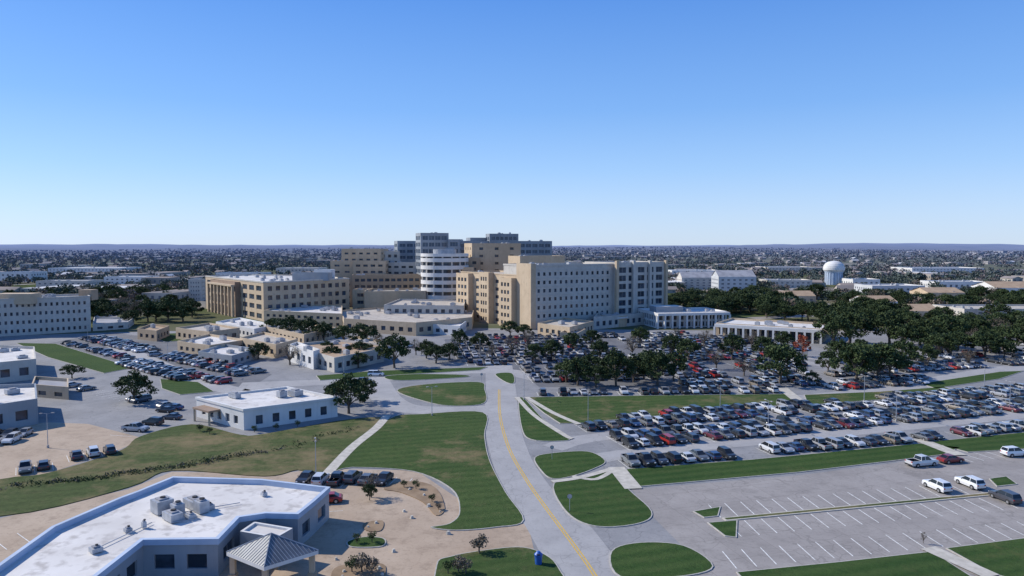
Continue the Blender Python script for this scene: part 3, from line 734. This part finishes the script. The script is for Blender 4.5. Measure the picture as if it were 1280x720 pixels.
building(mb,poly,hT,'tan','rooft',{w:(8,6,.5,.42),'all':None},units=5,mx=2,mz=2.2,corn=.5,kp='tan')
for t0,t1,d,hh in ((12.2,24,3,hT-1.6),(34,44,3.2,hT+.5),(56,70,3,hT-.8)):
    a=C0+n32*t0-e32*1.02; b=C0+n32*t1-e32*1.02
    pp=[tuple(b-e32*d),tuple(a-e32*d),tuple(a),tuple(b)]
    q=ccw(pp); ws=west_spec(q)
    building(mb,q,hh,'tan','rooft',{ws:(3,6,.62,.5),'all':None},mx=1.5,mz=1.5)
mb.obj('west_ward_block',hosp)
def hb(name,u0,u1,d,vt,depth,kw='tan',kr='rooft',dy=0,z0=0,**k):
    x0=(u0-640)/FPX*d; x1=(u1-640)/FPX*(d+dy); h=HT(d,vt); mb=MB([])
    building(mb,rect((x0,d),(x1,d+dy),depth),h,kw,kr,z0=z0,**k); return mb.obj(name,hosp)
hb('central_tower',590,651,436,304,18,'tan',spec={'all':(3,9,.25,.35)},dy=10,units=3)
hb('central_tower_step',566,600,432,322,14,'tan2',units=2)
hb('lift_motor_block',650,706,400,320,14,'tan',spec={'all':None},dy=14,units=2)
hb('link_block',690,722,412,327,10,'cream',spec={'all':None},dy=8)
hb('rear_glass_slab',572,690,480,301,22,'grayw','roofg',dy=22,win=(4.5,.8,.55),units=8,kg='glassb')
hb('rear_penthouse',612,648,486,292,10,'grayw','roofg',dy=6,win=(3,.7,.5),units=3,kg='glassb')
hb('rear_penthouse_step',588,618,490,297,10,'grayw','roofg',dy=6,win=(3,.7,.5),kg='glassb')
hb('glass_tower',526,561,462,291,16,'grayw','roofg',dy=6,win=(4,.84,.6),kg='glassb',units=2)
hb('glass_tower_step',560,575,466,299,12,'grayw','roofg',win=(3,.84,.6),kg='glassb')
hb('west_glass_block',497,528,505,301,12,'grayw','roofg',dy=6,win=(4,.8,.5),kg='glassb')
hb('stepped_block_top',427,476,482,311,16,'tan',dy=-4,units=3,win=(4.5,.5,.3))
hb('stepped_block_side',474,500,484,314,14,'cream',dy=6)
hb('stepped_block_low',413,442,470,326,18,'tan',win=(4.5,.5,.3),units=3)
hb('stepped_block_mid',441,482,468,326,12,'tan',win=(4.5,.6,.35))
hb('stepped_block_east',480,520,478,328,12,'cream',win=(4.5,.6,.35),units=2)
hb('diagnostics_block',440,527,446,344,16,'tan2',dy=8,win=(3.6,.7,.45),units=5)
hb('podium_block',455,532,415,364,22,'tan',spec={'all':None},dy=4,units=7,kr='rooft')
hb('podium_step',440,460,425,362,16,'tan',units=1)
R0=Vector(((556-640)/FPX*432,432)); hR=HT(432,318); mb=MB([])
mb.cyl(R0.x,R0.y,13.3,0,hR-.5,'glass',48,kt='roofg')
nf=8; fh=hR/nf
for i in range(nf+1):
    z=i*fh; zz=min(z+fh*.52,hR+1)
    if i==nf: z=hR-1.2; zz=hR+.6
    n=48
    a=[(math.cos(2*math.pi*k/n),math.sin(2*math.pi*k/n)) for k in range(n)]
    for k in range(n):
        p,q=a[k],a[(k+1)%n]
        for (r0,z0_,r1,z1_) in ((14.3,z,14.3,zz),(13.3,z,14.3,z),(14.3,zz,13.3,zz)):
            mb.poly([(R0.x+p[0]*r0,R0.y+p[1]*r0,z0_),(R0.x+q[0]*r0,R0.y+q[1]*r0,z0_),(R0.x+q[0]*r1,R0.y+q[1]*r1,z1_),(R0.x+p[0]*r1,R0.y+p[1]*r1,z1_)],'whitew')
for k in range(16):
    t=2*math.pi*k/16; mb.box(R0.x+math.cos(t)*13.7,R0.y+math.sin(t)*13.7,.7,.9,0,hR-.4,'cream',t)
mb.cyl(R0.x,R0.y,7,hR-.5,hR+3,'metal',24); mb.box(R0.x+3,R0.y+2,5,4,hR-.5,hR+4,'grayw')
mb.obj('round_tower',hosp)
hb('tower_flank',572,592,424,334,10,'tan',spec={'all':(1,7,.4,.5)})
mb=MB([]); a=Vector(G(330,402)); b=Vector(G(437,392)); c=Vector(G(258,386)); hW=HT(379,352)
building(mb,[tuple(c),tuple(a),tuple(b),tuple(b+(c-a)*.5),tuple(c+(b-a)*.55)],hW,'tan','roofw',{0:(9,4,.7,.55),1:(11,4,.55,.5),'all':None},units=14,corn=.7,kp='cream',mx=1.5,mz=1.5)
mb.obj('west_wing',hosp)
mb=MB([]); ew=(a-c).normalized(); nw=Vector((ew.y,-ew.x)); 
p0=c+ew*20; p1=c+ew*64
if (p1-c).length>(a-c).length: p1=a-ew*6
building(mb,[tuple(p0+nw*3),tuple(p1+nw*3),tuple(p1+nw*.02),tuple(p0+nw*.02)],hW-1.5,'brownw','rooft',{0:(6,3,.82,.8),'all':None},kg='glass',mx=.8,mz=2)
L=(p1-p0).length
for k in range(8):
    q=p0+ew*(L*k/7)+nw*4.4; mb.box(q.x,q.y,1.2,1.2,0,hW-4,'tan',math.atan2(ew.y,ew.x))
mb.prism([tuple(p0+nw*5.2),tuple(p1+nw*5.2),tuple(p1+nw*3.02),tuple(p0+nw*3.02)],hW-4,hW-3,'tan',bottom=True)
mb.obj('west_wing_portico',hosp)
hb('west_wing_plant_room',365,410,408,341,9,'grayw','roofw',z0=hW-1,spec={'all':None})
hb('west_wing_plant_room',392,414,425,337,9,'whitew','roofw',z0=hW-1,spec={'all':None})
hb('west_wing_far_block',256,312,470,346,24,'tan','roofw',dy=-12,units=3)
def low(name,pix,h,kw='tan',kr='rooft',parent=hosp,units=4,spec=None,**k):
    mb=MB([]); building(mb,GP(pix),h,kw,kr,spec=spec or {'all':'auto'},units=units,floor=3.8,mx=.8,mz=1.0,**k); return mb.obj(name,parent)
low('podium_range',[(430,414),(520,420),(590,412),(592,402),(470,398),(425,402)],6.0,units=14,win=(4.5,.5,.4))
low('podium_range',[(330,405),(428,410),(428,398),(360,394)],7,units=8,kr='roofw')
low('podium_range',[(480,404),(580,405),(582,396),(500,394)],9.5,'cream',units=8)
low('podium_range',[(520,416),(575,420),(584,412),(530,408)],4.5,'whitew',kr='roofw',units=3)
low('entrance_hall',[(672,418),(712,424),(742,415),(705,410)],5.2,'tan',units=2)
low('entrance_hall',[(700,426),(722,427),(732,421),(710,420)],3.6,'tan',units=0)
low('east_link',[(742,412),(825,404),(828,397),(750,401)],6,'cream',units=5)
mb=MB([]); p=C0+e32*44-n32*8; mb.cyl(p.x,p.y,6.5,0,5.5,'tan',32,kt='rooft'); mb.cyl(p.x,p.y,6.9,4.2,4.9,'whitew',32); mb.obj('entrance_drum',hosp)
mb=MB([]); a=Vector(G(822,411)); b=Vector(G(912,409)); e=(b-a).normalized(); n=Vector((-e.y,e.x)); L=(b-a).length; hp=7.6
wallpts=rect(tuple(a+n*3),tuple(b+n*3),24)
building(mb,wallpts,hp,'whitew','roofw',{'all':(10,2,.75,.7)},units=6,mx=.6,mz=1)
mb.prism(rect(tuple(a-n*.5),tuple(b-n*.5),3.4),hp-1.4,hp-.2,'whitew','roofw',True)
for k in range(11):
    q=a+e*(L*k/10); mb.box(q.x,q.y,.9,.9,0,hp-1.4,'whitew',math.atan2(e.y,e.x))
mb.box(*(a+e*10+n*14),14,9,hp-.9,hp+2.2,'grayw',math.atan2(e.y,e.x),'roofw')
mb.obj('east_pavilion',hosp)
def colonnade(name,pa,pb,depth,h,nc):
    mb=MB([]); a=Vector(G(*pa)); b=Vector(G(*pb)); e=(b-a).normalized(); n=Vector((-e.y,e.x)); L=(b-a).length; an=math.atan2(e.y,e.x)
    building(mb,rect(tuple(a+n*2.2),tuple(b+n*2.2),depth),h,'tan','roofw',{'all':(nc,1,.6,.6)},units=7,mx=.8,mz=1)
    mb.prism(rect(tuple(a-n*.4),tuple(b-n*.4),2.5),h-1.6,h-.3,'whitew','roofw',True)
    for k in range(nc+1):
        q=a+e*(L*k/nc); mb.box(q.x,q.y,.8,.8,0,h-1.6,'whitew',an)
    return mb.obj(name)
colonnade('clinic_building',(893,421),(1026,430),26,6.0,14)
mb=MB([]); o3=[G(246,521),G(305,538),G(422,521)]
p4=(o3[0][0]+o3[2][0]-o3[1][0],o3[0][1]+o3[2][1]-o3[1][1])
op=[o3[0],o3[1],o3[2],p4]
building(mb,op,4.7,'whitew','roofw',{0:(5,1,.5,.5),1:(5,1,.42,.55),'all':(5,1,.4,.5)},units=3,par=.45,corn=.5,kp='whitew',mx=1.5,mz=1.1)
a=Vector(o3[0]);b=Vector(o3[1]); e=(b-a).normalized(); n=Vector((e.y,-e.x)); c=(a+b)/2-e*3+n*1.4
mb.box(c.x,c.y,7,2.8,2.9,3.3,'brownw',math.atan2(e.y,e.x))
for s in(-3.2,3.2): q=c+e*s+n*1.1; mb.box(q.x,q.y,.35,.35,0,2.9,'tan')
mb.obj('white_office_building')
low('medical_office',[(360,447),(418,466),(480,452),(476,446),(424,440)],4.8,'cream','roofb',None,3)
low('medical_office',[(362,452),(392,462),(400,459),(372,448)],6.0,'whitew','roofw',None,1)
low('clinic_annex',[(222,440),(262,446),(308,438),(262,430)],4.2,'tan','roofw',None,4)
low('clinic_annex',[(220,424),(262,430),(300,424),(262,417)],5.0,'tan','rooft',None,4)
low('clinic_annex',[(248,452),(290,458),(322,448),(280,442)],3.6,'grayw','roofw',None,3)
low('clinic_annex',[(300,438),(345,448),(372,440),(330,430)],5.0,'tan','rooft',None,3)
low('clinic_annex',[(270,414),(318,424),(345,418),(300,408)],4.5,'whitew','roofw',None,3)
low('clinic_annex',[(330,420),(380,432),(420,422),(370,412)],4.5,'tan','rooft',None,3)
low('clinic_annex',[(430,440),(465,446),(478,438),(445,432)],4.0,'tan','rooft',None,2)
low('small_tan_building',[(172,424),(196,427),(212,420),(190,417)],4.6,'tan2','roofb',None,1)
mb=MB([]); a=G(-120,428); b=G(114,414); building(mb,rect(a,b,20),HT(300,377),'cream','rooft',{0:(30,4,.42,.4),'all':(7,4,.4,.4)},units=10,corn=.6,kp='cream',mx=1.2,mz=1.4)
mb.box(a[0]+30,a[1]+26,16,8,14,HT(300,371),'tan',.05); bxx=Vector(b); mb.box(bxx.x-6,bxx.y+9,6,6,14,HT(310,368),'tan2',.05)
mb.obj('four_storey_office_building')
low('terrace_building',[(116,414),(160,411),(168,405),(118,404)],3.4,'cream','roofg',None,1)
low('flat_roof_office',[(-60,486),(46,474),(44,456),(-60,450)],6.2,'cream','roofw',None,5)
low('flat_roof_office',[(-60,549),(48,530),(46,508),(-60,512)],5.8,'grayw','roofw',None,4)
low('covered_walkway_building',[(40,496),(86,500),(86,488),(44,485)],3.4,'tan','roofg',None,0)
# ---- foreground flat roofed clinic
mb=MB([]); zb=4.7
fp=[(-40,790),(-10,712),(66,658),(150,622),(172,614),(216,596),(326,599),(411,609),(392,626),(372,642),(332,641),(298,646),(272,673),(178,674),(100,735),(60,800)]
fp=ccw(GP(fp,zb))
building(mb,fp,zb,'grayw','roofw',{'all':'auto'},par=.75,kp='shade_stem_blue',win=(3.2,.62,.5),floor=4.2,mx=.6,mz=1.1,corn=.7)
for u,v,w,d,h in [(203,640,2.2,2.2,1.8),(216,650,2.6,1.6,1.1),(222,643,1.4,1.4,1.5),(243,634,3.0,1.8,1.2),(252,640,1.8,1.4,1.6),(262,637,1.0,1.0,.7),(238,648,1.2,1.0,.6),(120,690,1.2,1.2,.6),(160,665,.8,.8,.5),(330,620,.7,.7,.5),(180,660,.5,.5,.8)]:
    x,y=G(u,v,zb-.7); mb.box(x,y,w,d,zb-.6,zb-.7+h,'metal',-.7); mb.box(x,y,w*.6,d*.6,zb-.7+h,zb-.5+h,'roofg',-.7)
    mb.cyl(x+.1,y,.35 if w>1.3 else .15,zb-.5+h,zb-.35+h,'dark',10)
for p,q in (((205,646),(300,630)),((215,655),(250,650)),((120,688),(190,655))):
    a=G(*p,zb-.7); b=G(*q,zb-.7); mb.tube((*a,zb-.5),(*b,zb-.5),.06,.06,'metal',5)
mb.obj('foreground_clinic_building')
mb=MB([]); zc=3.6
cor=[Vector(G(u,v,zc)) for u,v in ((283,690),(330,709),(398,688),(345,672))]
apex=sum(cor,Vector((0,0)))/4; za=5.8
for i in range(4):
    a,b=cor[i],cor[(i+1)%4]
    mb.poly([(a.x,a.y,zc),(b.x,b.y,zc),(apex.x,apex.y,za)],'hipmetal')
    for k in range(1,16):
        t=k/16; s=a.lerp(b,t); m=1-abs(2*t-1); 
        mid=(a+b)/2; up=apex-mid; q=s+up*m; z=zc+(za-zc)*m
        mb.tube((s.x,s.y,zc+.03),(q.x,q.y,z+.03),.035,.035,'metal',4)
    mb.tube((a.x,a.y,zc+.04),(apex.x,apex.y,za+.04),.07,.07,'metal',5)
    mb.poly([(a.x,a.y,zc-.45),(b.x,b.y,zc-.45),(b.x,b.y,zc),(a.x,a.y,zc)],'whitew')
    q=a.lerp(apex,.14); mb.box(q.x,q.y,.6,.6,0,zc-.3,'tan'); mb.box(q.x,q.y,.9,.9,0,1.0,'tan2')
mb.poly([(c.x,c.y,zc-.4) for c in cor],'whitew')
mb.obj('porte_cochere_pavilion')
mb=MB([]); pp=ccw(GP([(300,664),(345,672),(366,660),(318,652)],4.0)); building(mb,pp,4.0,'grayw','roofw',{'all':(3,1,.6,.6)},par=.3,mx=.3,mz=.8,kp='whitew'); mb.obj('entrance_vestibule')
mb=MB([]); x,y=G(673,706)
mb.cyl(x,y,.42,.15,1.25,'blue',16,.5); mb.cyl(x,y,.54,1.25,1.4,'blue',16); mb.cyl(x,y,.5,1.4,1.75,'blue',16,.2); mb.box(x,y-.45,.4,.12,1.42,1.55,'dark')
for s in(-.3,.3): mb.cyl(x+s,y+.3,.12,.15,.3,'tyre',8)
mb.obj('litter_bin')
# ---------------------------------------------------------------- lamps and signs
def lamp_mesh():
    mb=MB([]); mb.cyl(0,0,.28,0,.7,'kerb',10); mb.tube((0,0,.6),(0,0,8.6),.1,.06,'metal',8)
    for s in(-1,1):
        mb.tube((0,0,8.5),(s*1.0,0,8.7),.04,.03,'metal',5); mb.box(s*1.3,0,.7,.35,8.6,8.78,'roofg')
    return mb.mesh('lamp')
LM=lamp_mesh()
for u,v in [(735,530),(900,517),(1080,503),(1230,489),(960,541),(1120,527),(1262,512),(655,500),(700,478),(830,470),(960,463),(1080,456),(600,448),(1180,440),(130,446),(210,452),(270,472),(110,430),(60,560),(395,600),(560,450),(870,440),(760,440),(430,470),(540,520)]:
    x,y=G(u,v); o=bpy.data.objects.new('street_lamp',LM); o.location=(x,y,.03); o.scale=(.8,.8,.8); o.rotation_euler=(0,0,random.choice([.29,1.86])); scene.collection.objects.link(o)
def sign_mesh():
    mb=MB([]); mb.tube((0,0,0),(0,0,2.3),.04,.04,'metal',6)
    n=8; P=[(math.cos(math.pi/8+k*math.pi/4)*.38,math.sin(math.pi/8+k*math.pi/4)*.38) for k in range(n)]
    mb.poly([(a,-.03,2.3+b) for a,b in P],'metal'); mb.poly([(a*1.02,.04,2.3+b*1.02) for a,b in P],'lampr'); return mb.mesh('sign')
SM=sign_mesh()
for u,v in [(712,640),(690,575),(602,478)]:
    x,y=G(u,v); o=bpy.data.objects.new('traffic_sign',SM); o.location=(x,y,.1); scene.collection.objects.link(o)
# ---------------------------------------------------------------- water tower
mb=MB([]); d=740; cx=(1042.5-640)/FPX*d; top=HT(d,326); r=12.6*d/FPX
prof=[(r*.84,0),(r*.84,top*.50),(r*.90,top*.56),(r,top*.62),(r,top*.70),(r*.95,top*.79),(r*.82,top*.88),(r*.6,top*.95),(r*.3,top*.985),(0.05,top)]
n=40
for (r0,z0),(r1,z1) in zip(prof,prof[1:]):
    for k in range(n):
        t0,t1=2*math.pi*k/n,2*math.pi*(k+1)/n; fl=.35 if z1<=top*.51 and k%2 else 0
        kk='shade_stem_blue' if z1<=top*.57 else 'whitew'
        mb.poly([(cx+(r0-fl)*math.cos(t0),d+(r0-fl)*math.sin(t0),z0),(cx+(r0-fl)*math.cos(t1),d+(r0-fl)*math.sin(t1),z0),(cx+(r1-fl)*math.cos(t1),d+(r1-fl)*math.sin(t1),z1),(cx+(r1-fl)*math.cos(t0),d+(r1-fl)*math.sin(t0),z1)],kk)
mb.cyl(cx,d,.5,top,top+1.2,'metal',8); mb.obj('water_tower')
# ---------------------------------------------------------------- town houses
mb=MB([]); random.seed(31)
for i in range(1300):
    r=500*(4200/500)**(random.random()**.85); t=random.uniform(-.82,.82); x,y=r*math.sin(t),r*math.cos(t)
    if r<640 and -230<x<130: continue
    if blocked(x,y): continue
    if mnoise.noise(Vector((x/260,y/260,9)))<-.12: continue
    an=random.choice([0,1.57])+random.uniform(-.2,.2)
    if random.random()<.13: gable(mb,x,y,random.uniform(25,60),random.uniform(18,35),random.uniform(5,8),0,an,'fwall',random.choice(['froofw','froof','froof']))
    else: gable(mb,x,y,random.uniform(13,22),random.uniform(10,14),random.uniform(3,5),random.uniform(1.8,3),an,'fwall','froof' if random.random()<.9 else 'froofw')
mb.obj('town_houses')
def tree_mass(name,pts,nq,mk,br=.25):
    pts=np.array(pts); K=len(pts)
    n=K*nq; idx=np.repeat(np.arange(K),nq)
    d=rng.normal(size=(n,3)); d/=np.linalg.norm(d,axis=1)[:,None]; d*=(rng.random(n)**.4)[:,None]
    h=pts[idx,3]; wd=pts[idx,4]
    c=np.stack([pts[idx,0]+d[:,0]*h*.5*wd,pts[idx,1]+d[:,1]*h*.5*wd,pts[idx,2]+h*.55+d[:,2]*h*.43],1)
    c[:,2]+=rng.normal(size=n)*h*.03
    sz=(h*1.15/math.sqrt(nq))[:,None]*rng.uniform(.7,1.3,(n,1))
    a=rng.normal(size=(n,3)); a/=np.linalg.norm(a,axis=1)[:,None]
    b=np.cross(a,rng.normal(size=(n,3))); b/=np.linalg.norm(b,axis=1)[:,None]
    V=np.stack([c-a*sz,c-b*sz*.8,c+a*sz,c+b*sz*.8],1).reshape(-1,3)
    me=bpy.data.meshes.new(name); me.vertices.add(4*n); me.vertices.foreach_set('co',V.ravel().astype(np.float32))
    me.loops.add(4*n); me.loops.foreach_set('vertex_index',np.arange(4*n,dtype=np.int32))
    me.polygons.add(n); me.polygons.foreach_set('loop_start',np.arange(0,4*n,4,dtype=np.int32))
    me.materials.append(M[mk[0]]); me.materials.append(M[mk[1]])
    isb=(rng.random(K)<br).astype(np.int32)
    me.update(calc_edges=True); me.polygons.foreach_set('material_index',isb[idx]); me.update()
    o=bpy.data.objects.new(name,me); scene.collection.objects.link(o)
random.seed(77)
def scatter(r0,r1,n,th=-.05,h0=5.5,h1=9.5):
    L=[]
    while len(L)<n:
        r=r0*(r1/r0)**random.random(); t=random.uniform(-.8,.8); x,y=r*math.sin(t),r*math.cos(t)
        u=640+FPX*x/y
        if y<600 and -235<x<125 and y>300: continue
        if blocked(x,y): continue
        v=307+36000/y
        if v>392 and u<1280: continue
        if mnoise.noise(Vector((x/90,y/90,0)))<th and random.random()<.85: continue
        L.append((x,y,tz(x,y),random.uniform(h0,h1),random.uniform(1,1.5)))
    return L
tree_mass('distant_trees',scatter(400,900,1650),170,('fleaf','fbrown'))
tree_mass('distant_trees',scatter(900,2200,4600),45,('fleaf','fbrown'))
tree_mass('distant_trees',scatter(2200,5200,6000,0),14,('fleaf','fbrown'))
# ---------------------------------------------------------------- light, sky, camera
sd=Vector((-.95,.30,0)).normalized(); el=math.radians(36)
sv=Vector((sd.x*math.cos(el),sd.y*math.cos(el),math.sin(el)))
sun=bpy.data.lights.new('sun','SUN'); sun.energy=5.0; sun.angle=math.radians(.5); sun.color=(1,.94,.84)
so=bpy.data.objects.new('sun',sun); so.rotation_euler=(-sv).to_track_quat('-Z','Y').to_euler(); scene.collection.objects.link(so)
w=bpy.data.worlds.new('World'); scene.world=w; w.use_nodes=True; nt=w.node_tree
sky=nt.nodes.new('ShaderNodeTexSky'); sky.sky_type='NISHITA'; sky.sun_disc=False; sky.sun_elevation=el; sky.sun_rotation=math.atan2(sd.x,sd.y)
sky.air_density=1.0; sky.dust_density=.4; sky.ozone_density=2.0; sky.altitude=200
tc=N(nt,'ShaderNodeTexCoord'); sx=N(nt,'ShaderNodeSeparateXYZ'); nt.links.new(tc.outputs['Generated'],sx.inputs[0])
def elev_ramp(stops):
    cr=N(nt,'ShaderNodeValToRGB'); nt.links.new(sx.outputs['Z'],cr.inputs[0]); E=cr.color_ramp.elements
    E[0].position=stops[0][0]; E[0].color=(*stops[0][1],1); E[1].position=stops[-1][0]; E[1].color=(*stops[-1][1],1)
    for p_,c_ in stops[1:-1]: k=E.new(p_); k.color=(*c_,1)
    return cr.outputs[0]
tint=elev_ramp([(0,(.74,.97,1.8)),(.06,(.74,1.0,1.65)),(.17,(.70,.98,1.50)),(.32,(.62,1.0,1.55))])
base=mixc(nt,1.0,sky.outputs[0],tint,'MULTIPLY')
S=1/.13
grad=elev_ramp([(0,(.66,.78,.90)),(.04,(.57,.73,.92)),(.10,(.39,.62,.93)),(.18,(.23,.47,.90)),(.32,(.11,.305,.80)),(1.0,(.04,.12,.40))])
gs=N(nt,'ShaderNodeVectorMath',operation='SCALE'); gs.inputs['Scale'].default_value=S; nt.links.new(grad,gs.inputs[0])
fin=mixc(nt,.75,base,gs.outputs[0])
bg=nt.nodes['Background']; bg.inputs['Strength'].default_value=.13; nt.links.new(fin,bg.inputs['Color'])
cam=bpy.data.cameras.new('camera'); cam.sensor_width=36; cam.lens=FPX/1280*36; cam.clip_end=60000; cam.clip_start=.5
co=bpy.data.objects.new('camera',cam); co.location=(0,0,H); co.rotation_euler=(math.pi/2-PITCH,0,0); scene.collection.objects.link(co); scene.camera=co
scene.view_settings.view_transform='Standard'; scene.view_settings.look='None'; scene.view_settings.exposure=0
print('objects',len(scene.objects))
